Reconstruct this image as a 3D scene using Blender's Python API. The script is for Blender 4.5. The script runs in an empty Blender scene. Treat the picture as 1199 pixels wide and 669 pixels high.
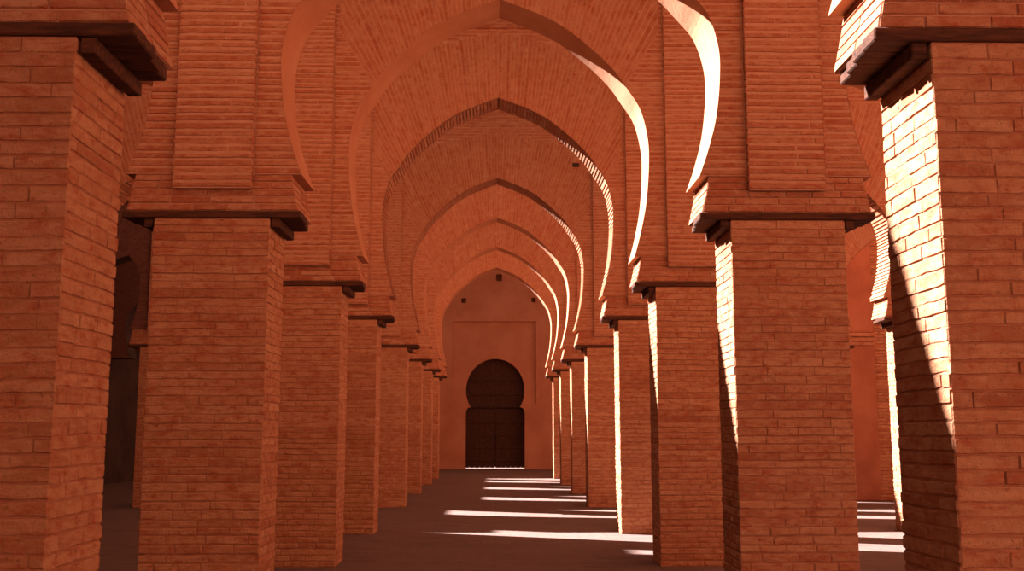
import bpy, math, random
from mathutils import Vector
R = random.Random(7)
C = bpy.context.scene.collection
SC = bpy.context.scene

# ------------------------------------------------------------------ plan of the place (metres)
ROWS = [4.453, 8.464, 12.539, 16.40, 22.04, 26.54, 30.94, 34.79]   # front planes of the eight arcade rows
T = 0.62                     # thickness of walls and pillars
PW = 0.96                    # pillar width
AX = 2.40                    # pillar centre from the middle of the nave
AX2 = 6.93                   # pillar centre of the outer line, right
AX2L = 7.10                  # and left
SHAFT = 3.345                # shaft height
LEDGE = 3.41                 # top of the timber ledge
SPRING = 3.72                # springing of the arches
TOP = 8.75                   # usual top of the arcade walls
TOPS = [8.75, 8.75, 8.75, 8.75, 9.6, 9.3, 9.3, 8.4]
END = 43.5                   # inner face of the end wall
ENDTOP = 15.0  # end wall height, raised out of view to shade the floor before it
SIDE_L, SIDE_R = -11.65, 11.4

# ------------------------------------------------------------------ materials
def nodes(name):
    m = bpy.data.materials.new(name); m.use_nodes = True
    nt = m.node_tree; b = nt.nodes['Principled BSDF']
    b.inputs['Roughness'].default_value = 0.92
    b.inputs['Specular IOR Level'].default_value = 0.15
    return m, nt, b
def N(nt, t, **k):
    n = nt.nodes.new(t)
    for a, v in k.items(): setattr(n, a, v)
    return n
def noise(nt, vec, scale, detail=4, rough=.55):
    n = N(nt, 'ShaderNodeTexNoise'); n.inputs['Scale'].default_value = scale
    n.inputs['Detail'].default_value = detail; n.inputs['Roughness'].default_value = rough
    if vec is not None: nt.links.new(vec, n.inputs['Vector'])
    return n
def ramp(nt, fac, stops):
    r = N(nt, 'ShaderNodeValToRGB'); e = r.color_ramp.elements
    while len(e) < len(stops): e.new(.5)
    for i, (p, c) in enumerate(stops): e[i].position = p; e[i].color = (*c, 1)
    nt.links.new(fac, r.inputs['Fac']); return r
def mix(nt, fac, a, b, mode='MIX'):
    m = N(nt, 'ShaderNodeMix', data_type='RGBA', blend_type=mode)
    for k, v in ((0, fac), (6, a), (7, b)):
        if hasattr(v, 'default_value') or hasattr(v, 'is_linked'): nt.links.new(v, m.inputs[k])
        elif isinstance(v, tuple): m.inputs[k].default_value = (*v, 1)
        else: m.inputs[k].default_value = v
    return m.outputs[2]
def bump(nt, b, h, strength, dist):
    n = N(nt, 'ShaderNodeBump'); n.inputs['Strength'].default_value = strength; n.inputs['Distance'].default_value = dist
    nt.links.new(h, n.inputs['Height']); nt.links.new(n.outputs['Normal'], b.inputs['Normal'])
def coord(nt, scale=(1, 1, 1)):
    g = N(nt, 'ShaderNodeNewGeometry'); m = N(nt, 'ShaderNodeMapping'); m.inputs['Scale'].default_value = scale
    nt.links.new(g.outputs['Position'], m.inputs['Vector']); return m.outputs['Vector']
def map_range(nt, v, a, b, c=0., d=1.):
    m = N(nt, 'ShaderNodeMapRange')
    for i, x in zip((1, 2, 3, 4), (a, b, c, d)): m.inputs[i].default_value = x
    nt.links.new(v, m.inputs[0]); return m.outputs[0]

def brick_mat(name, tones, stain, streak=(3, 3, 14), red=(.33, .080, .036), tan=(.49, .26, .145), squash=2.3, line=(1.6, 1.6, 24)):
    m, nt, b = nodes(name)
    at = N(nt, 'ShaderNodeAttribute', attribute_name='tone')
    p = coord(nt); ps = coord(nt, streak)
    c = ramp(nt, at.outputs['Fac'], tones).outputs['Color']
    big = noise(nt, p, 1.1, 3); c = mix(nt, map_range(nt, big.outputs['Fac'], .35, .7, 0, .45), c, tones[-1][1])
    bl = noise(nt, coord(nt, (1, 1, squash)), 10, 6, .62)
    c = mix(nt, map_range(nt, bl.outputs['Fac'], .5, .32, 0, .85), c, red)
    c = mix(nt, map_range(nt, bl.outputs['Fac'], .54, .70, 0, .8), c, tan)
    st = noise(nt, ps, 2.2, 5, .65); c = mix(nt, map_range(nt, st.outputs['Fac'], .5, .72, 0, .65), c, stain)
    ln = noise(nt, coord(nt, line), 2.6, 6, .7); c = mix(nt, map_range(nt, ln.outputs['Fac'], .55, .68, 0, .6), c, stain)
    sp = noise(nt, p, 38, 2); c = mix(nt, map_range(nt, sp.outputs['Fac'], .62, .74, 0, .45), c, tuple(x*.45 for x in stain))
    nt.links.new(c, b.inputs['Base Color'])
    f = noise(nt, p, 26, 6, .7); g = noise(nt, p, 75, 4, .7); ad = N(nt, 'ShaderNodeMath', operation='MULTIPLY_ADD'); nt.links.new(g.outputs['Fac'], ad.inputs[0]); ad.inputs[1].default_value = .45; nt.links.new(f.outputs['Fac'], ad.inputs[2])
    bump(nt, b, ad.outputs[0], .8, .022)
    return m
M = {}
M['brick'] = brick_mat('worn_brick', [(0, (0.295, 0.104, 0.048)), (.4, (0.404, 0.172, 0.083)), (.75, (0.453, 0.213, 0.108)), (1, (0.483, 0.256, 0.138))], (0.305, 0.107, 0.053))
M['fine'] = brick_mat('fine_brick', [(0, (0.325, 0.098, 0.046)), (.4, (0.394, 0.145, 0.068)), (.8, (0.433, 0.185, 0.094)), (1, (0.463, 0.234, 0.132))], (0.325, 0.106, 0.053))
M['fan'] = brick_mat('voussoir_brick', [(0, (0.340, 0.109, 0.051)), (.4, (0.394, 0.147, 0.070)), (.8, (0.428, 0.180, 0.091)), (1, (0.453, 0.223, 0.127))], (0.345, 0.114, 0.057), (3, 3, 3), squash=1., line=(9, 9, 9))
def mortar(name, col, dark):
    m, nt, b = nodes(name); p = coord(nt)
    n = noise(nt, p, 9, 4); nt.links.new(ramp(nt, n.outputs['Fac'], [(.3, dark), (.65, col)]).outputs['Color'], b.inputs['Base Color'])
    f = noise(nt, p, 40, 4); bump(nt, b, f.outputs['Fac'], .5, .015); return m
M['mortar'] = mortar('earth_mortar', (0.364, 0.153, 0.083), (0.266, 0.098, 0.053))
M['fanlime'] = mortar('fan_mortar', (0.448, 0.223, 0.127), (0.404, 0.180, 0.097))
M['lime'] = mortar('pale_mortar', (0.463, 0.245, 0.149), (0.394, 0.180, 0.099))
def plaster(name, cols, sc=1.0):
    m, nt, b = nodes(name); p = coord(nt)
    n = noise(nt, p, .8*sc, 6, .6); c = ramp(nt, n.outputs['Fac'], [(.3, cols[0]), (.5, cols[1]), (.72, cols[2])]).outputs['Color']
    s = noise(nt, coord(nt, (3, 3, .7)), 1.2, 4); c = mix(nt, map_range(nt, s.outputs['Fac'], .52, .75, 0, .4), c, cols[0])
    nt.links.new(c, b.inputs['Base Color'])
    f = noise(nt, p, 14, 6, .65); bump(nt, b, f.outputs['Fac'], .35, .02); return m
M['plaster'] = plaster('earth_plaster', [(0.355, 0.136, 0.075), (0.414, 0.169, 0.095), (0.463, 0.207, 0.121)])
M['old_plaster'] = plaster('old_red_plaster', [(.25, .085, .046), (.33, .115, .06), (.38, .15, .08)], 1.5)
M['shade_plaster'] = plaster('aisle_shade_plaster', [(.035, .024, .021), (.06, .038, .032), (.085, .05, .042)])  # dimness of the left aisle put into the plaster colour
M['shade_brick'] = brick_mat('aisle_shade_brick', [(0, (.12, .05, .035)), (.5, (.16, .065, .045)), (1, (.20, .085, .055))], (.10, .045, .033), red=(.13, .045, .03), tan=(.19, .09, .06))  # brick darkened to hold the shade of the outer left aisle
M['soffit'] = plaster('soffit_plaster', [(0.384, 0.150, 0.073), (0.424, 0.177, 0.088), (0.453, 0.207, 0.110)], 3)
def wood(name, a, b_, dark):
    m, nt, b = nodes(name); tc = N(nt, 'ShaderNodeTexCoord'); mp = N(nt, 'ShaderNodeMapping')
    nt.links.new(tc.outputs['Object'], mp.inputs['Vector']); mp.inputs['Scale'].default_value = (1.2, 9, 9)
    n = noise(nt, mp.outputs['Vector'], 4, 6, .7)
    c = ramp(nt, n.outputs['Fac'], [(.3, dark), (.5, a), (.7, b_)]).outputs['Color']
    nt.links.new(c, b.inputs['Base Color']); bump(nt, b, n.outputs['Fac'], .5, .02); return m
M['timber'] = wood('weathered_timber', (.07, .026, .014), (.12, .042, .021), (.025, .010, .007))
M['door'] = wood('dark_door_wood', (.055, .024, .016), (.085, .036, .022), (.025, .012, .009))
M['iron'] = wood('iron_studs', (.05, .03, .025), (.07, .04, .03), (.03, .02, .018))
def floor_mat():
    m, nt, b = nodes('worn_paving'); p = coord(nt)
    w = noise(nt, p, 2.0, 4); v = N(nt, 'ShaderNodeVectorMath', operation='MULTIPLY_ADD')
    nt.links.new(w.outputs['Color'], v.inputs[0]); v.inputs[1].default_value = (.06, .06, 0); nt.links.new(p, v.inputs[2])
    br = N(nt, 'ShaderNodeTexBrick'); nt.links.new(v.outputs[0], br.inputs['Vector'])
    for k, x in (('Scale', 1.0), ('Mortar Size', .006), ('Mortar Smooth', .4), ('Brick Width', .42), ('Row Height', .16)): br.inputs[k].default_value = x
    br.inputs['Color1'].default_value = (.130, .078, .062, 1); br.inputs['Color2'].default_value = (.175, .103, .082, 1); br.inputs['Mortar'].default_value = (.11, .062, .048, 1)
    n = noise(nt, p, .55, 6, .6); c = mix(nt, map_range(nt, n.outputs['Fac'], .38, .66, 0, .8), br.outputs['Color'], (.165, .098, .078))
    n2 = noise(nt, p, 6, 5, .7); c = mix(nt, map_range(nt, n2.outputs['Fac'], .5, .72, 0, .6), c, (.095, .054, .044))
    nt.links.new(c, b.inputs['Base Color'])
    h = N(nt, 'ShaderNodeMath', operation='MULTIPLY_ADD'); nt.links.new(n2.outputs['Fac'], h.inputs[0]); h.inputs[1].default_value = 1.2
    nt.links.new(br.outputs['Fac'], h.inputs[2]); bump(nt, b, h.outputs[0], .4, .02); return m
M['floor'] = floor_mat()

# ------------------------------------------------------------------ mesh helpers
class MB:
    def __init__(s): s.v = []; s.f = []; s.m = []; s.t = []
    def face(s, idx, mat=0, tone=.5): s.f.append(idx); s.m.append(mat); s.t.append(tone)
    def add(s, pts):
        n = len(s.v); s.v.extend(pts); return list(range(n, n+len(pts)))
    def quad(s, pts, mat=0, tone=.5): s.face(s.add(pts), mat, tone)
    def box(s, lo, hi, mat=0, tone=.5):
        (a, b, c), (d, e, f) = lo, hi
        i = s.add([(a,b,c),(d,b,c),(d,e,c),(a,e,c),(a,b,f),(d,b,f),(d,e,f),(a,e,f)])
        for q in ((0,3,2,1),(4,5,6,7),(0,1,5,4),(1,2,6,5),(2,3,7,6),(3,0,4,7)): s.face([i[k] for k in q], mat, tone)
    def bevel_box(s, lo, hi, ch, mat=0, tone=.5, rnd=None, jit=0.):
        # box with all edges chamfered
        P = []
        for sx in (0, 1):
            for sy in (0, 1):
                for sz in (0, 1):
                    c = [(lo, hi)[sx][0], (lo, hi)[sy][1], (lo, hi)[sz][2]]
                    if rnd: c = [q + rnd.uniform(-jit, jit) for q in c]
                    d = [(1, -1)[sx]*ch, (1, -1)[sy]*ch, (1, -1)[sz]*ch]
                    for k in range(3):                    # vertex lying in the face normal to axis k
                        P.append(tuple(c[j] + (0 if j == k else d[j]) for j in range(3)))
        i = s.add(P); V = lambda x, y, z, k: i[(x*4+y*2+z)*3+k]
        def f(l): s.face(l, mat, tone)
        f([V(0,0,0,0),V(0,0,1,0),V(0,1,1,0),V(0,1,0,0)]); f([V(1,0,0,0),V(1,1,0,0),V(1,1,1,0),V(1,0,1,0)])
        f([V(0,0,0,1),V(1,0,0,1),V(1,0,1,1),V(0,0,1,1)]); f([V(0,1,0,1),V(0,1,1,1),V(1,1,1,1),V(1,1,0,1)])
        f([V(0,0,0,2),V(0,1,0,2),V(1,1,0,2),V(1,0,0,2)]); f([V(0,0,1,2),V(1,0,1,2),V(1,1,1,2),V(0,1,1,2)])
        for x in (0,1):
            for y in (0,1):
                q = [V(x,y,0,0),V(x,y,0,1),V(x,y,1,1),V(x,y,1,0)]; f(q if x == y else q[::-1])
        for x in (0,1):
            for z in (0,1):
                q = [V(x,0,z,0),V(x,1,z,0),V(x,1,z,2),V(x,0,z,2)]; f(q if x == z else q[::-1])
        for y in (0,1):
            for z in (0,1):
                q = [V(0,y,z,1),V(0,y,z,2),V(1,y,z,2),V(1,y,z,1)]; f(q if y == z else q[::-1])
        for x in (0,1):
            for y in (0,1):
                for z in (0,1):
                    q = [V(x,y,z,0),V(x,y,z,1),V(x,y,z,2)]; f(q if (x+y+z) % 2 else q[::-1])
    def mesh(s, name, mats):
        me = bpy.data.meshes.new(name); me.from_pydata(s.v, [], s.f)
        for m in mats: me.materials.append(M[m])
        me.polygons.foreach_set('material_index', s.m)
        a = me.attributes.new('tone', 'FLOAT', 'FACE'); a.data.foreach_set('value', s.t)
        me.validate(); me.update(); return me
def frame(o, u, v, n):
    return lambda a, b, h: (o[0]+u[0]*a+v[0]*b+n[0]*h, o[1]+u[1]*a+v[1]*b+n[1]*h, o[2]+u[2]*a+v[2]*b+n[2]*h)
def brick(mb, F, u0, u1, v0, v1, h1, ch, rnd, h0=-.014, step=.08, rough=.003, mat=0, tone=None):
    """one worn brick: a pillow-edged block standing out of its mortar bed"""
    tone = rnd.random() if tone is None else tone
    n = max(1, round((u1-u0)/step)); c = min(ch, (u1-u0)*.35, (v1-v0)*.3)
    us = [u0] + [u0+c+(u1-u0-2*c)*k/n for k in range(n+1)] + [u1]
    cols = []
    for k, u in enumerate(us):
        end = k in (0, len(us)-1); j = rnd.uniform(-.0025, .0025)
        va, vb = v0+rnd.uniform(0, .003), v1-rnd.uniform(0, .003)
        if end: cols.append([F(u, va+c*.5, h0), F(u, va+c, h0), F(u, vb-c, h0), F(u, vb-c*.5, h0)])
        else:
            q = h1+rnd.uniform(-rough, rough)
            cols.append([F(u, va, h0), F(u, va+c+j, q), F(u, vb-c+j, q+rnd.uniform(-rough, rough)), F(u, vb, h0)])
    idx = [mb.add(cc) for cc in cols]
    for a, b in zip(idx, idx[1:]):
        for r in range(3): mb.face([a[r], b[r], b[r+1], a[r+1]], mat, tone)
def plate(mb, F, quad, h1, ch, rnd, h0=-.01, mat=0, tone=None):
    tone = rnd.random() if tone is None else tone
    inn = []
    for k in range(4):
        p, a, b = quad[k], quad[k-1], quad[(k+1) % 4]
        d = [0, 0]
        for o in (a, b):
            L = math.hypot(o[0]-p[0], o[1]-p[1]) or 1e-6
            for x in (0, 1): d[x] += (o[x]-p[x])/L*min(ch, L*.3)
        inn.append((p[0]+d[0], p[1]+d[1]))
    o = mb.add([F(x, y, h0) for x, y in quad]); i = mb.add([F(x, y, h1+rnd.uniform(-.001, .001)) for x, y in inn])
    mb.face(i, mat, tone)
    for k in range(4): mb.face([o[k], o[(k+1) % 4], i[(k+1) % 4], i[k]], mat, tone)
def courses(mb, F, u0, u1, v0, v1, ch_, rnd, crs=.066, length=(.2, .34), joint=.006, prot=.006, chamf=.008, wave=0., erode=0., **k):
    n = round((v1-v0)/crs); hs = [1+rnd.uniform(-.13, .13)*(wave > 0) for _ in range(n)]
    tot = sum(hs); v = v0; ph = [rnd.uniform(0, 6.28) for _ in range(3)]
    def W(a, b, h):
        w = wave*(math.sin(5.1*a+ph[0]+b*1.3)+.6*math.sin(13*a+ph[1]-b*2.1)+.4*math.sin(31*a+ph[2]+b*7)) if wave else 0
        edge = min(1, max(0, (b-v0)/.05))*min(1, max(0, (v1-b)/.05))
        return F(a, b+w*edge, h)
    for i in range(n):
        hgt = hs[i]/tot*(v1-v0)
        er = erode*max(0, min(1, (1.7-v)/1.3)); jt = joint+.004*er; cf = chamf+.005*er; pr = prot+.003*er
        u = u0 - (rnd.uniform(0, .18) if i % 2 else 0); wob = rnd.uniform(-.002, .002)
        ct = rnd.random(); vj = jt*(1 if er > .3 else .6)
        while u < u1-.02:
            e = u+rnd.uniform(*length)*(1+.3*(1-er)*(wave > 0))
            if e > u1-.07: e = u1
            a = max(u, u0)
            if e-a > .03:
                brick(mb, W, a+(vj/2 if a > u0 else 0), e-(vj/2 if e < u1 else 0), v+jt/2, v+hgt-jt/2, wob+rnd.uniform(-pr, pr), cf, rnd, tone=min(1, max(0, ct*.55+rnd.random()*.45)), **k)
            u = e
        v += hgt
def obj(name, me, parent=None, loc=(0, 0, 0)):
    o = bpy.data.objects.new(name, me); C.objects.link(o); o.location = loc
    if parent: o.parent = parent
    return o
def thing(name, loc): 
    o = bpy.data.objects.new(name, None); C.objects.link(o); o.location = loc; o.empty_display_size = .3; return o
def tag(o, label=None, cat=None, group=None, kind=None):
    for k, v in (('label', label), ('category', cat), ('group', group), ('kind', kind)):
        if v: o[k] = v
    return o

# ------------------------------------------------------------------ pillar parts (origin on the ground in the middle of the pillar)
HW, HT = PW/2, T/2
def shaft_mesh(seed, step):
    r = random.Random(seed); mb = MB(); e = .0068
    mb.box((-HW+e, -HT+e, 0), (HW-e, HT-e, SHAFT-.001), 1)
    z1 = SHAFT-.004
    for o, u, n, w in (((-HW, -HT, 0), (1,0,0), (0,-1,0), PW), ((HW, HT, 0), (-1,0,0), (0,1,0), PW),
                       ((HW, -HT, 0), (0,1,0), (1,0,0), T), ((-HW, HT, 0), (0,-1,0), (-1,0,0), T)):
        courses(mb, frame(o, u, (0,0,1), n), .002, w-.002, 0, z1, 0, r, crs=.0685, length=(.16, .34) if w > .7 else (.11, .22), prot=.0022, chamf=.004, step=step, rough=.0022, joint=.0042, h0=-.0065, wave=.0018, erode=1.)
    return mb.mesh('shaft', ['brick', 'mortar'])
SHAFTS = [shaft_mesh(11+i, .06) for i in range(4)]
def impost_mesh(seed, w0, w1):
    r = random.Random(seed); mb = MB(); z0, z1 = LEDGE, SPRING-.002; e = .01
    def ring(o, u, n, nn, tl):
        # leaning face: width shrinks upward by tl
        k = 5; h = (z1-z0)/k
        for i in range(k):
            t0, t1 = i/k, (i+1)/k
            yield i, z0+i*h, z0+(i+1)*h, t0, t1
    i = mb.add([(-w0+e,-HT+e,z0),(w0-e,-HT+e,z0),(w0-e,HT-e,z0),(-w0+e,HT-e,z0),(-w1+e,-HT+e,z1),(w1-e,-HT+e,z1),(w1-e,HT-e,z1),(-w1+e,HT-e,z1)])
    for q in ((0,3,2,1),(4,5,6,7),(0,1,5,4),(1,2,6,5),(2,3,7,6),(3,0,4,7)): mb.face([i[k] for k in q], 1)
    wz = lambda z: w0+(w1-w0)*(z-z0)/(z1-z0)
    for s, y in ((1, -HT), (-1, HT)):
        F = frame((0, y, 0), (s, 0, 0), (0, 0, 1), (0, -s, 0))
        for k in range(5):
            za, zb = z0+.062*k+.003, z0+.062*(k+1)-.003
            x = -wz(za)
            while x < wz(za)-.02:
                e2 = min(x+r.uniform(.2, .4), wz(za));
                if wz(za)-e2 < .08: e2 = wz(za)
                a0, a1 = max(-wz(za), x+.003), (e2-.003)
                b0, b1 = (a0 if x > -wz(za) else -wz(zb)), (a1 if e2 < wz(za) else wz(zb))
                plate(mb, F, [(a0, za), (a1, za), (b1, zb), (b0, zb)], r.uniform(-.003, .003), .007, r); x = e2
    for s in (1, -1):
        F = lambda a, b, h, s=s: (s*(wz(b)+h), s*a, b)
        for k in range(5):
            za, zb = z0+.062*k+.002, z0+.062*(k+1)-.002
            plate(mb, F, [(-HT+.002, za), (0, za), (0, zb), (-HT+.002, zb)], r.uniform(-.002, .002), .005, r)
            plate(mb, F, [(.002, za), (HT-.002, za), (HT-.002, zb), (.002, zb)], r.uniform(-.002, .002), .005, r)
    return mb.mesh('impost_block', ['fine', 'lime'])
IMPOSTS = [impost_mesh(31+i, .715, .65) for i in range(2)]
STRIP_W, STRIP_P = .33, .055
def strip_mesh(seed):
    r = random.Random(seed); mb = MB(); z0, z1 = 3.59, 7.95; y0 = -HT-STRIP_P; e = .01
    mb.box((-STRIP_W+e, y0+.006, z0), (STRIP_W-e, -HT+.003, z1), 1)
    courses(mb, frame((-STRIP_W, y0, 0), (1,0,0), (0,0,1), (0,-1,0)), 0, 2*STRIP_W, z0, z1, 0, r, crs=.064, length=(.3, .9), prot=.003, chamf=.005, step=.11, joint=.019, rough=.002, h0=-.007, wave=.0015)
    for s in (1, -1):
        n = round((z1-z0)/.064); h = (z1-z0)/n
        for i in range(n):
            F = lambda a, b, hh, s=s: (s*(STRIP_W+hh), s*a - HT, b)
            q = [(-STRIP_P, z0+i*h+.003), (-.003, z0+i*h+.003), (-.003, z0+(i+1)*h-.003), (-STRIP_P, z0+(i+1)*h-.003)]
            if s < 0: q = [(-a, b) for a, b in q][::-1]; q = [q[1], q[0], q[3], q[2]]
            plate(mb, F, q, r.uniform(-.003, .003), .006, r)
    return mb.mesh('pilaster_strip', ['fine', 'lime'])
STRIPS = [strip_mesh(51+i) for i in range(2)]
def board_mesh(seed, k):
    r = random.Random(seed); mb = MB(); y0 = -HT-.012+k*(T+.012)/4; y1 = y0+(T+.012)/4-.006
    w = .735-(0, .0, .02, .045)[k]+r.uniform(-.006, .006)
    mb.bevel_box((-w, y0, SHAFT+.002), (w, y1, LEDGE-.002), .007, 0, .5, r, .002)
    return mb.mesh('ledge_board', ['timber'])
BOARDS = [board_mesh(70+k, k) for k in range(4)]
def corbel_mesh(s):
    mb = MB(); x0, x1 = sorted((s*(HW+.012), s*(HW+.082)))
    mb.bevel_box((x0, -HT+.01, SHAFT-.075), (x1, HT+.004, SHAFT), .006)
    return mb.mesh('corbel_beam', ['timber'])
CORBELS = [corbel_mesh(-1), corbel_mesh(1)]
pillars = {}
def make_pillar(i, cx, label):
    p = thing('brick_pillar', (cx, ROWS[i]+HT, 0)); tag(p, label, 'pillar', 'brick pillars of the arcades', 'thing')
    k = len(pillars); pillars[(i, cx)] = p
    sh = obj('shaft', SHAFTS[k % 4], p)
    if (k//4) % 2: sh.rotation_euler.z = math.pi
    for b in BOARDS: tag(obj('ledge_board', b, p), 'dark weathered timber board')
    for c in CORBELS: tag(obj('corbel_beam', c, p), 'dark timber beam under the ledge')
    obj('impost_block', IMPOSTS[k % 2], p)
    obj('pilaster_strip', STRIPS[k % 2], p)
    return p
LOOK = {-AX: 'brick pillar with softly lit inner face, left side of the nave', AX: 'brick pillar with sunlit inner face, right side of the nave',
        -AX2L: 'shaded brick pillar at the far side of the left aisle', AX2: 'brick pillar at the far side of the right aisle'}
PROW = ['nearest row', 'second row back', 'third row back', 'fourth row back', 'fifth row back', 'sixth row back', 'seventh row back', 'last row before door']
for i in range(8):
    for cx in (-AX, AX, -AX2L, AX2): make_pillar(i, cx, f'{LOOK[cx]}, {PROW[i]}')

# ------------------------------------------------------------------ arches
PROF = [(1.67, 3.72), (1.75, 4.02), (1.825, 4.40), (1.865, 4.85), (1.86, 5.22), (1.775, 5.60), (1.62, 5.865), (1.45, 6.115), (1.19, 6.385), (.85, 6.67), (.58, 6.83), (.29, 6.955), (0, 7.065)]
def profile(kx, kz, n=56):
    P = [(x, z) for x, z in PROF]; pts = []
    for k in range(len(P)-1):
        p0 = P[k-1] if k else (2*P[0][0]-P[1][0], 2*P[0][1]-P[1][1]); p1, p2 = P[k], P[k+1]
        p3 = P[k+2] if k+2 < len(P) else (2*P[-1][0]-P[-2][0], 2*P[-1][1]-P[-2][1])
        for j in range(5):
            t = j/5
            f = lambda a, b, c, d: .5*(2*b+(c-a)*t+(2*a-5*b+4*c-d)*t*t+(3*b-a-3*c+d)*t**3)
            pts.append((f(*(q[0] for q in (p0, p1, p2, p3))), f(*(q[1] for q in (p0, p1, p2, p3)))))
    pts.append(P[-1])
    return [(x*kx, SPRING+(z-SPRING)*kz) for x, z in pts]
def lerp(pts, z):
    for (xa, za), (xb, zb) in zip(pts, pts[1:]):
        if za <= z <= zb: return xa+(xb-xa)*(z-za)/max(1e-6, zb-za)
    return 0
def arch_meshes(seed, hb, kx, kz, fan_z, a0, top_off, stepped, TOP, detail=True, soff='soffit'):
    """hb half bay; fan_z height on the curve where the fan of voussoirs starts; a0 its first angle"""
    r = random.Random(seed); P = profile(kx, kz); apex = P[-1][1]
    y0, y1 = -HT, HT
    xin = hb-STRIP_W+.02-.04                     # inner edge of the pilaster strips
    fb = xin-.03                                 # vertical edge of the fan
    # densify the curve into equal steps for voussoirs
    fs = next(k for k, q in enumerate(P) if q[1] >= fan_z)
    fanp = P[fs:]
    L = [0]
    for a, b in zip(fanp, fanp[1:]): L.append(L[-1]+math.hypot(b[0]-a[0], b[1]-a[1]))
    nv = round(L[-1]/.062)
    def at(s):
        for k in range(len(L)-1):
            if s <= L[k+1]+1e-9:
                t = (s-L[k])/(L[k+1]-L[k]); return tuple(fanp[k][x]+(fanp[k+1][x]-fanp[k][x])*t for x in (0, 1))
        return fanp[-1]
    ang0 = math.radians(a0)
    def ztop(x): return min(apex+top_off-.22*abs(x), TOP-.1)
    def ray(s):
        p = at(s); a = ang0+(math.pi/2-ang0)*(s/L[-1])**.8
        d = (math.cos(a), math.sin(a)); t = 9.
        if d[0] > 1e-6: t = min(t, (fb-p[0])/d[0])
        lo, hi = 0, t
        if p[1]+d[1]*t > ztop(p[0]+d[0]*t):
            for _ in range(30):
                m_ = (lo+hi)/2
                if p[1]+d[1]*m_ > ztop(p[0]+d[0]*m_): hi = m_
                else: lo = m_
            t = lo
        return p, (p[0]+d[0]*t, p[1]+d[1]*t)
    rays = [ray(L[-1]*k/nv) for k in range(nv+1)]
    rays[-1] = ((0, apex), (0, ztop(0)))
    P0 = rays[0]
    # ---- voussoir fan: wedge bricks on the front, solid behind, soffit below
    e = .005
    vm = MB(); mir = lambda s, x: s*x
    for s in (1, -1):
        F = frame((0, y0, 0), (s, 0, 0), (0, 0, 1), (0, -1, 0))
        def Q(q): return q if s > 0 else q[::-1]
        for k in range(nv):
            (a, A), (b, B) = rays[k], rays[k+1]
            lift = 0
            # front core + back
            vm.quad([F(*p, -e) for p in Q([a, A, B, b])], 1); vm.quad([(s*p[0], y1, p[1]) for p in Q([a, b, B, A])], 0, .4)
            # soffit strip
            d = ((A[0]-a[0]), (A[1]-a[1])); l = math.hypot(*d); d = (d[0]/l, d[1]/l)
            tn = r.random()
            def up(t, o): 
                p = (a[0]+(b[0]-a[0])*t, a[1]+(b[1]-a[1])*t); return (p[0]+d[0]*o, p[1]+d[1]*o)
            segs = ((0, .5, -.008), (.5, 1, .012)) if stepped else ((0, 1, 0),)
            for t0, t1, o in segs:
                a2, b2 = up(t0, o), up(t1, o)
                vm.quad([(s*p[0], y, p[1]) for p, y in (Q([(a2, y0), (b2, y0), (b2, y1), (a2, y1)]))], 0 if stepped else 2, .5+.5*tn)
                if stepped:
                    for t in (t0, t1):
                        p, p2 = up(t, -.008), up(t, .012)
                        vm.quad([(s*p[0], y0, p[1]), (s*p2[0], y0, p2[1]), (s*p2[0], y1, p2[1]), (s*p[0], y1, p[1])], 0, .5+.5*tn)
            if detail:
                ta, tb = .14, .86
                lp = lambda p, q, t: (p[0]+(q[0]-p[0])*t, p[1]+(q[1]-p[1])*t)
                u0 = 0; ln = math.hypot(A[0]-a[0], A[1]-a[1]); ct = r.random()
                while u0 < ln-.01:
                    u1 = u0+r.uniform(.24, .5)
                    if ln-u1 < .12: u1 = ln
                    f0, f1 = u0/ln, u1/ln; g = .007/ln if u1 < ln else 0
                    c = [lp(a, A, f0), lp(a, A, f1-g), lp(b, B, f1-g), lp(b, B, f0)]
                    q = [lp(c[0], c[3], ta), lp(c[1], c[2], ta), lp(c[1], c[2], tb), lp(c[0], c[3], tb)]
                    plate(vm, F, Q(q), r.uniform(-.003, .003), .005, r, h0=-e, tone=ct*.6+r.random()*.4); u0 = u1
        # closing faces of the fan (hidden joints)
        outer = [q[1] for q in rays]
        for a, b in zip(outer, outer[1:]): vm.quad([(s*p[0], y, p[1]) for p, y in Q([(a, y0+e), (a, y1), (b, y1), (b, y0+e)])], 1)
    vme = vm.mesh('voussoir_fan', ['fan', 'fanlime', soff])
    # ---- spandrel: everything else of the bay
    sm = MB(); cnt = {1: 0, -1: 0}
    low = P[:fs]+[P0[0]]
    def xl(z):                                    # inner limit of the spandrel at height z
        if z <= P0[0][1]: return lerp(low, z)
        prev = P0[1]
        if z <= prev[1]: t = (z-P0[0][1])/(prev[1]-P0[0][1]); return P0[0][0]+(prev[0]-P0[0][0])*t
        if z >= ztop(0): return 0
        x = fb
        if z > ztop(fb): x = (apex+top_off-z)/.22
        return max(0, min(fb, x))
    zs = sorted(set([round(q[1], 4) for q in low] + [round(P0[1][1], 4), round(ztop(fb), 4), round(ztop(0), 4), TOP]))
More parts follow.
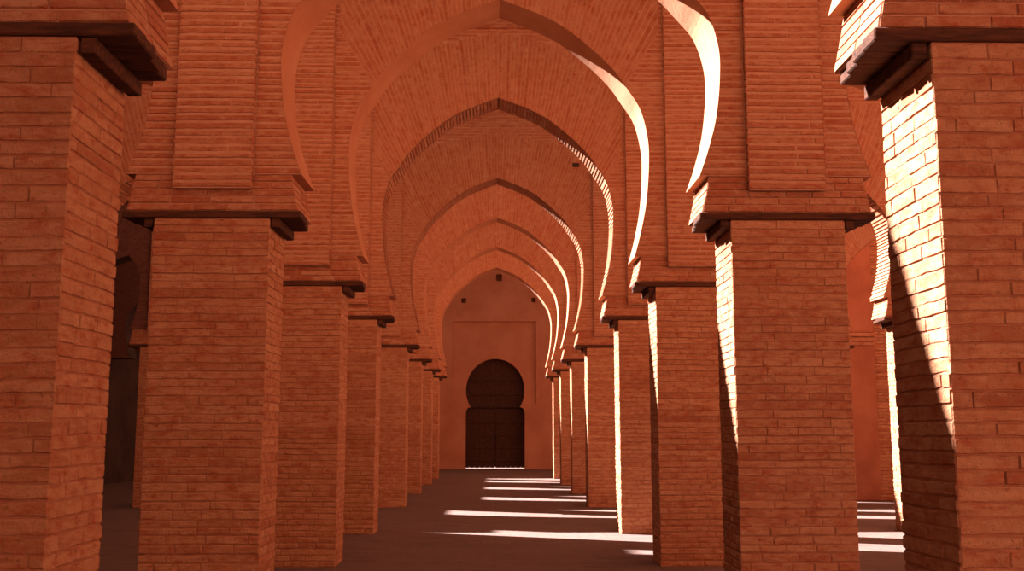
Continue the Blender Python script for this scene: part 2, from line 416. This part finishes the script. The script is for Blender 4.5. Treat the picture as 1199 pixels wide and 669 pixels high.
    for s in (1, -1):
        F = frame((0, y0, 0), (s, 0, 0), (0, 0, 1), (0, -1, 0))
        def Q(q): return q if s > 0 else q[::-1]
        for za, zb in zip(zs, zs[1:]):
            if zb-za < 1e-4: continue
            xa, xb = xl(za+1e-5), xl(zb-1e-5)
            sm.quad([F(*p, -e) for p in Q([(xa, za), (hb, za), (hb, zb), (xb, zb)])], 1)
            sm.quad([(s*p[0], y1, p[1]) for p in Q([(xa, za), (xb, zb), (hb, zb), (hb, za)])], 0, .4)
            if zb <= P0[0][1]+1e-4:               # lower part of the soffit
                if stepped:
                    n = max(1, round((zb-za)/.031))
                    for k in range(n):
                        t0, t1 = k/n, (k+1)/n; cnt[s] += 1; o = .010 if cnt[s] % 2 else -.008
                        p, q = (xa+(xb-xa)*t0, za+(zb-za)*t0), (xa+(xb-xa)*t1, za+(zb-za)*t1)
                        sm.quad([(s*(p_[0]+o), y, p_[1]) for p_, y in Q([(p, y0), (q, y0), (q, y1), (p, y1)][::-1])], 0, .5+.5*r.random())
                        sm.quad([(s*(q[0]-.008), y0, q[1]), (s*(q[0]+.010), y0, q[1]), (s*(q[0]+.010), y1, q[1]), (s*(q[0]-.008), y1, q[1])], 0, .6)
                else: sm.quad([(s*p_[0], y, p_[1]) for p_, y in Q([((xa, za), y0), ((xb, zb), y0), ((xb, zb), y1), ((xa, za), y1)][::-1])], 2)
        x0 = low[0][0]
        sm.quad([(s*p_[0], p_[1], SPRING) for p_ in Q([(x0, y0), (x0, y1), (hb-STRIP_W-.01, y1), (hb-STRIP_W-.01, y0)])], 2); yb = y0+.012
        sm.quad([(s*p_[0], p_[1], SPRING) for p_ in Q([(hb-STRIP_W-.01, yb), (hb-STRIP_W-.01, y1), (hb, y1), (hb, yb)])], 2)
        sm.quad([(s*p_[0], p_[1], TOP) for p_ in Q([(0, y0), (hb, y0), (hb, y1), (0, y1)])], 1)
        sm.quad([(s*hb, p_[0], p_[1]) for p_ in Q([(yb, SPRING), (y1, SPRING), (y1, TOP), (yb, TOP)])], 1)
        if detail:
            n = round((TOP-SPRING)/.064); h = (TOP-SPRING)/n; xo = hb-STRIP_W-.006
            for k in range(n):
                w0_ = .0095+r.uniform(-.002, .002); za, zb = SPRING+k*h+w0_, SPRING+(k+1)*h-w0_; ct = r.random()
                xa, xb = xl(za), xl(zb); x = max(xa, xb)+.0; first = True
                for lo_, hi_ in ((max(xa, xb), xo),):
                    if lo_ >= hb-.02: continue
                    x = lo_
                    while x < hi_-.03:
                        x2 = x+r.uniform(.3, .8)
                        if hi_-x2 < .1: x2 = hi_
                        if first and abs(xa-xb) < .2:
                            q = [(xa+.001, za), (x2-.003, za), (x2-.003, zb), (xb+.001, zb)]
                        else: q = [(x+.003, za), (x2-.003, za), (x2-.003, zb), (x+.003, zb)]
                        if min(q[1][0]-q[0][0], q[2][0]-q[3][0]) > .02:
                            plate(sm, F, Q(q), r.uniform(-.003, .003), .005, r, h0=-e, tone=ct*.6+r.random()*.4)
                        first = False; x = x2
    sme = sm.mesh('spandrel_wall', ['fine', 'lime', soff])
    return vme, sme
KX2 = .92
SP = {  # per row: kz, fan_z (on the curve), first angle, top offset, stepped soffit
    0: (1.0, 5.85, 58, 1.05, False), 1: (.76, 5.35, 58, 1.3, False), 2: (.993, 5.90, 59, 1.3, False), 3: (.985, 5.62, 56, 1.12, True),
    4: (1.0, 5.80, 57, 1.05, True), 5: (1.015, 5.70, 56, 1.0, False), 6: (1.02, 5.7, 56, 1.0, False), 7: (1.01, 5.7, 56, 1.0, False)}
HB, HB2, HB3 = AX, (AX2-AX)/2, (AX2L-AX)/2
BAYS = [(0.0, 'nave'), (-(AX+AX2L)/2, 'left'), ((AX+AX2)/2, 'right'), (-(AX2L+HB2), 'outer left'), (AX2+HB2, 'outer right')]
BAYW = {'nave': 'over the nave', 'left': 'over the left aisle', 'right': 'over the right aisle', 'outer left': 'over the outermost left aisle', 'outer right': 'over the outermost right aisle'}
for i in range(8):
    kz, fz, a0, to, st = SP[i]
    nave = arch_meshes(200+i, HB, 1.0, kz, fz, a0, to, st, TOPS[i])
    side = arch_meshes(300+i, HB2, KX2, min(kz, .72), min(fz, 5.2), a0, to, st, TOPS[i], detail=i < 5)
    left = arch_meshes(400+i, HB3, .97, min(kz, .72), min(fz, 5.2), a0, to, st, TOPS[i], detail=i < 5)
    for bx, w in BAYS:
        a = thing('horseshoe_arch', (bx, ROWS[i]+HT, 0))
        tag(a, f'pointed brick horseshoe arch {BAYW[w]}, {PROW[i]}', 'arch', 'brick horseshoe arches of the arcades')
        v, s = nave if w == 'nave' else left if w == 'left' else side
        if i == 4 and w == 'right':                # this one is plastered over
            v, s = v.copy(), s.copy()
            for me in (v, s):
                for q in range(3): me.materials[q] = M['old_plaster']
        if w == 'outer left':                      # brick and soffit colours carry that aisle's shade
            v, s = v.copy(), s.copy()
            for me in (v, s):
                for q, mt in enumerate(('shade_brick', 'shade_brick', 'shade_plaster')): me.materials[q] = M[mt]
        obj('voussoir_fan', v, a); obj('spandrel_wall', s, a)
        if w == 'nave' and i == 3:                 # thin projecting course high above the crown
            mb = MB(); rr = random.Random(5)
            for q in range(9): mb.bevel_box((-1.35+q*.3+.004, -HT-.055+rr.uniform(-.006, .006), 8.20), (-1.35+(q+1)*.3-.004, -HT+.004, 8.245+rr.uniform(-.004, .004)), .005, 0, rr.random())
            obj('string_course', mb.mesh('string_course', ['fine']), a)
        if w == 'nave' and i == 4:                 # dark block standing in for an open putlog hole
            mb = MB(); mb.bevel_box((1.64, -HT-.012, 7.31), (1.79, -HT+.004, 7.40), .004)
            tag(obj('putlog_block', mb.mesh('putlog_block', ['iron']), a), 'small dark block standing for a putlog hole in the brick')

# ------------------------------------------------------------------ the setting
def floor_mesh():
    mb = MB(); r = random.Random(3)
    mb.box((-30, -8, -.4), (24, 62, 0)); return mb.mesh('floor', ['floor'])
tag(obj('floor', floor_mesh()), kind='structure')

# end wall with its recessed panel, keyhole doorway and putlog holes
DCX, PL, PR, PZ0, PZ1, REC, WT = -.025, -1.82, 1.69, 2.70, 6.155, .15, .75
def door_w(z):
    if z >= 2.56:
        if z >= 3.25: q = (z-3.25)/1.335; return 1.235*math.sqrt(max(0, 1-q*q))
        q = (3.25-z)/1.25; return 1.235*math.sqrt(1-q*q)
    if z > 2.28: t = (z-2.28)/.28; return 1.236-(1.236-1.031)*(1-math.sqrt(max(0, 1-t*t)))
    return 1.236
def end_wall():
    mb = MB(); Y = END; WL = -26  # run far left so no sun passes round the wall's end
    zs = [0, 1.2, 2.28]+[2.28+.28*k/8 for k in range(1, 9)]+[2.70]
    zs += [2.56+(3.25-2.56)*k/8 for k in range(1, 8)]+[3.25+1.335*math.sin(math.pi/2*k/24) for k in range(25)]
    zs = sorted(set(round(z, 5) for z in zs)); ztop = zs[-1]
    for za, zb in zip(zs, zs[1:]):
        inp = za >= PZ0-1e-6; y = Y+(REC if inp else 0); wa, wb = door_w(za), door_w(zb)
        if abs(za-ztop) < 1e-6: wa = 0
        if inp:
            mb.quad([(WL, Y, za), (PL, Y, za), (PL, Y, zb), (WL, Y, zb)]); mb.quad([(PR, Y, za), (14, Y, za), (14, Y, zb), (PR, Y, zb)])
            mb.quad([(PL, y, za), (DCX-wa, y, za), (DCX-wb, y, zb), (PL, y, zb)]); mb.quad([(DCX+wa, y, za), (PR, y, za), (PR, y, zb), (DCX+wb, y, zb)])
        else:
            mb.quad([(WL, y, za), (DCX-wa, y, za), (DCX-wb, y, zb), (WL, y, zb)]); mb.quad([(DCX+wa, y, za), (14, y, za), (14, y, zb), (DCX+wb, y, zb)])
        for s in (-1, 1):
            q = [(DCX+s*wa, y, za), (DCX+s*wa, Y+WT, za), (DCX+s*wb, Y+WT, zb), (DCX+s*wb, y, zb)]; mb.quad(q if s < 0 else q[::-1])
        mb.quad([(WL, Y+WT, za), (WL, Y+WT, zb), (DCX-wb, Y+WT, zb), (DCX-wa, Y+WT, za)]); mb.quad([(DCX+wa, Y+WT, za), (DCX+wb, Y+WT, zb), (14, Y+WT, zb), (14, Y+WT, za)])
    # panel above the door, then plain wall with holes
    mb.quad([(PL, Y+REC, ztop), (PR, Y+REC, ztop), (PR, Y+REC, PZ1), (PL, Y+REC, PZ1)])
    mb.quad([(WL, Y, ztop), (PL, Y, ztop), (PL, Y, PZ1), (WL, Y, PZ1)]); mb.quad([(PR, Y, ztop), (14, Y, ztop), (14, Y, PZ1), (PR, Y, PZ1)])
    mb.quad([(PL, Y, PZ0), (PL, Y+REC, PZ0), (PL, Y+REC, PZ1), (PL, Y, PZ1)]); mb.quad([(PR, Y+REC, PZ0), (PR, Y, PZ0), (PR, Y, PZ1), (PR, Y+REC, PZ1)])
    mb.quad([(PL, Y, PZ1), (PL, Y+REC, PZ1), (PR, Y+REC, PZ1), (PR, Y, PZ1)])
    for x0, x1 in ((PL, DCX-door_w(PZ0)), (DCX+door_w(PZ0), PR)): mb.quad([(x0, Y, PZ0), (x1, Y, PZ0), (x1, Y+REC, PZ0), (x0, Y+REC, PZ0)])
    holes = [(.00, .25, 7.88, 8.17), (-1.47, -1.27, 6.94, 7.14), (1.50, 1.69, 6.98, 7.17)]
    xs = sorted({WL, 14} | {h[0] for h in holes} | {h[1] for h in holes}); zz = sorted({PZ1, ENDTOP} | {h[2] for h in holes} | {h[3] for h in holes})
    for xa, xb in zip(xs, xs[1:]):
        for za, zb in zip(zz, zz[1:]):
            cx, cz = (xa+xb)/2, (za+zb)/2
            if any(h[0] < cx < h[1] and h[2] < cz < h[3] for h in holes): continue
            mb.quad([(xa, Y, za), (xb, Y, za), (xb, Y, zb), (xa, Y, zb)])
    for a, b, c, d in holes:
        y = Y+.5
        mb.quad([(a, y, c), (b, y, c), (b, y, d), (a, y, d)]); mb.quad([(a, Y, c), (a, y, c), (a, y, d), (a, Y, d)]); mb.quad([(b, y, c), (b, Y, c), (b, Y, d), (b, y, d)])
        mb.quad([(a, Y, d), (a, y, d), (b, y, d), (b, Y, d)]); mb.quad([(a, Y, c), (b, Y, c), (b, y, c), (a, y, c)])
    mb.quad([(WL, Y+WT, ztop), (WL, Y+WT, ENDTOP), (14, Y+WT, ENDTOP), (14, Y+WT, ztop)]); mb.quad([(WL, Y, ENDTOP), (14, Y, ENDTOP), (14, Y+WT, ENDTOP), (WL, Y+WT, ENDTOP)])
    return mb.mesh('wall_back', ['plaster'])
tag(obj('wall_back', end_wall()), kind='structure')
def make_bounce_wall():
    # unseen wall added behind the camera to bounce sunlight onto the nearest row
    mb = MB(); mb.box((-22, -5, 0), (22, -4.2, 6.5)); mb.box((-22, -5.05, 6.5), (22, -4.15, 6.65)); return mb.mesh('bounce_wall', ['plaster'])
tag(obj('bounce_wall', make_bounce_wall()), kind='structure')
def side_wall(name, x0, x1, steps, mat):          # steps: from which depth on the wall has which height (left top stepped to shape the sun strips)
    mb = MB(); ys = [y for y, z in steps]+[END-.01]
    for (y, z), y2 in zip(steps, ys[1:]): mb.box((x0, y, 0), (x1, y2, z))
    if x0 < 0:                                    # unseen walls added to stop sun passing round the row ends
        for y, z in zip(ROWS, TOPS): mb.box((x0-5.5, y, 0), (x0-.002, y+T, z))
    tag(obj(name, mb.mesh(name, [mat])), kind='structure')
side_wall('wall_left', SIDE_L-.9, SIDE_L-.01, ((-2, 10.3), (20.4, 7.85), (23.2, 8.2), (27.2, 8.7)), 'shade_plaster'); side_wall('wall_right', SIDE_R+.01, SIDE_R+.9, ((-2, 8.2),), 'plaster')  # left heights set where sun strips end; its plaster holds painted shade

# door: two plank leaves and a boarded tympanum, studded rails
d = tag(thing('door_1', (DCX, END+.55, 0)), kind='structure')
def planks(x0, x1, z0, z1, n, seed, y=0.):
    r = random.Random(seed); mb = MB()
    for k in range(n):
        a, b = x0+(x1-x0)*k/n+.004, x0+(x1-x0)*(k+1)/n-.004
        mb.bevel_box((a, y+r.uniform(-.004, .004), z0), (b, y+.06, z1), .006)
    return mb
for s, sd in ((-1, 1), (1, 2)):
    x0, x1 = (-1.3, -.01) if s < 0 else (.01, 1.3)
    mb = planks(x0, x1, .032, 2.50, 6, sd)
    leaf = obj('door_leaf', mb.mesh('door_leaf', ['door']), d)
    for z in (.35, .9, 1.42, 1.95):
        rb = MB(); rb.bevel_box((x0+.03, -.035, z-.06), (x1-.03, -.004, z+.06), .008)
        rl = obj('door_rail', rb.mesh('door_rail', ['door']), leaf)
    hb_ = MB(); hb_.bevel_box((s*.10-.02, -.075, 1.12), (s*.10+.02, -.02, 1.34), .008); obj('door_handle', hb_.mesh('door_handle', ['iron']), leaf)
tp = planks(-1.3, 1.3, 2.52, 4.75, 12, 5); tp.box((-1.3, .062, .08), (1.3, .09, 4.75)); ty = obj('tympanum', tp.mesh('tympanum', ['door']), d)
def studs(zrow, n, name):
    mb = MB()
    mb.bevel_box((-1.28, -.05, zrow-.07), (1.28, -.004, zrow+.07), .01)
    for k in range(n):
        x = -1.2+2.4*k/(n-1); c = mb.add([(x, -.085, zrow)]); ring = mb.add([(x+.035*math.cos(q*math.pi/4), -.05, zrow+.035*math.sin(q*math.pi/4)) for q in range(8)])
        for q in range(8): mb.face([c[0], ring[q], ring[(q+1) % 8]], 1)
    return obj(name, mb.mesh(name, ['door', 'iron']), d)
studs(2.60, 22, 'studded_rail'); studs(3.12, 22, 'studded_rail'); studs(3.72, 18, 'studded_rail')

# plastered stub pier beyond the right aisle
def stub():
    p = tag(thing('wall_stub', (8.80, 24.2, 0)), 'plastered stub wall with brick return beyond the right aisle', 'wall', kind='thing')
    mb = MB(); mb.bevel_box((-1.3, -.35, 0), (-.02, .45, 3.55), .02); obj('plastered_face', mb.mesh('plastered_face', ['old_plaster']), p)
    r = random.Random(91); mb = MB(); mb.box((-.01, -.25, 0), (.85, .45, 8.0), 1)
    courses(mb, frame((-.01, -.264, 0), (1,0,0), (0,0,1), (0,-1,0)), 0, .86, 0, 8.0, 0, r, crs=.075, step=.2); obj('brick_return', mb.mesh('brick_return', ['brick', 'mortar']), p)
    mb = MB(); 
    for k, (w, z) in enumerate(((.0, 3.555), (.05, 3.65), (.10, 3.75))): mb.bevel_box((-1.3, -.36-w, z), (-.02, .45, z+.09), .01)
    obj('cornice', mb.mesh('cornice', ['brick']), p)
    mb = MB(); mb.bevel_box((-1.3, -.35, 3.845), (-.02, .45, 8.0), .02); obj('upper_wall', mb.mesh('upper_wall', ['old_plaster']), p)
stub()

# ------------------------------------------------------------------ light
w = bpy.data.worlds.new('sky'); SC.world = w; w.use_nodes = True
bg = w.node_tree.nodes['Background']; bg.inputs['Color'].default_value = (1, .86, .76, 1); bg.inputs['Strength'].default_value = .15
L = bpy.data.lights.new('sun', 'SUN'); L.energy = 43; L.angle = math.radians(.53); L.color = (1, .97, 1)
so = bpy.data.objects.new('sun', L); C.objects.link(so)
so.rotation_euler = Vector((1, -.43, -.765)).to_track_quat('-Z', 'Y').to_euler(); so.location = (-20, 20, 25)

# ------------------------------------------------------------------ camera
cam = bpy.data.cameras.new('camera'); co = bpy.data.objects.new('camera', cam); C.objects.link(co); SC.camera = co
cam.sensor_fit = 'HORIZONTAL'; cam.sensor_width = 36; cam.lens = 1210.4/1199*36; cam.clip_start = .05; cam.clip_end = 300
co.location = (-.05, 0, 1.6); co.rotation_mode = 'XYZ'
co.rotation_euler = (math.pi/2+.1391, 0, -.0167)
vs = SC.view_settings; vs.view_transform = 'Standard'; vs.look = 'None'; vs.gamma = 1; vs.use_curve_mapping = False; vs.exposure = 0
SC.cycles.use_denoising = True; SC.cycles.max_bounces = 8; SC.cycles.diffuse_bounces = 6
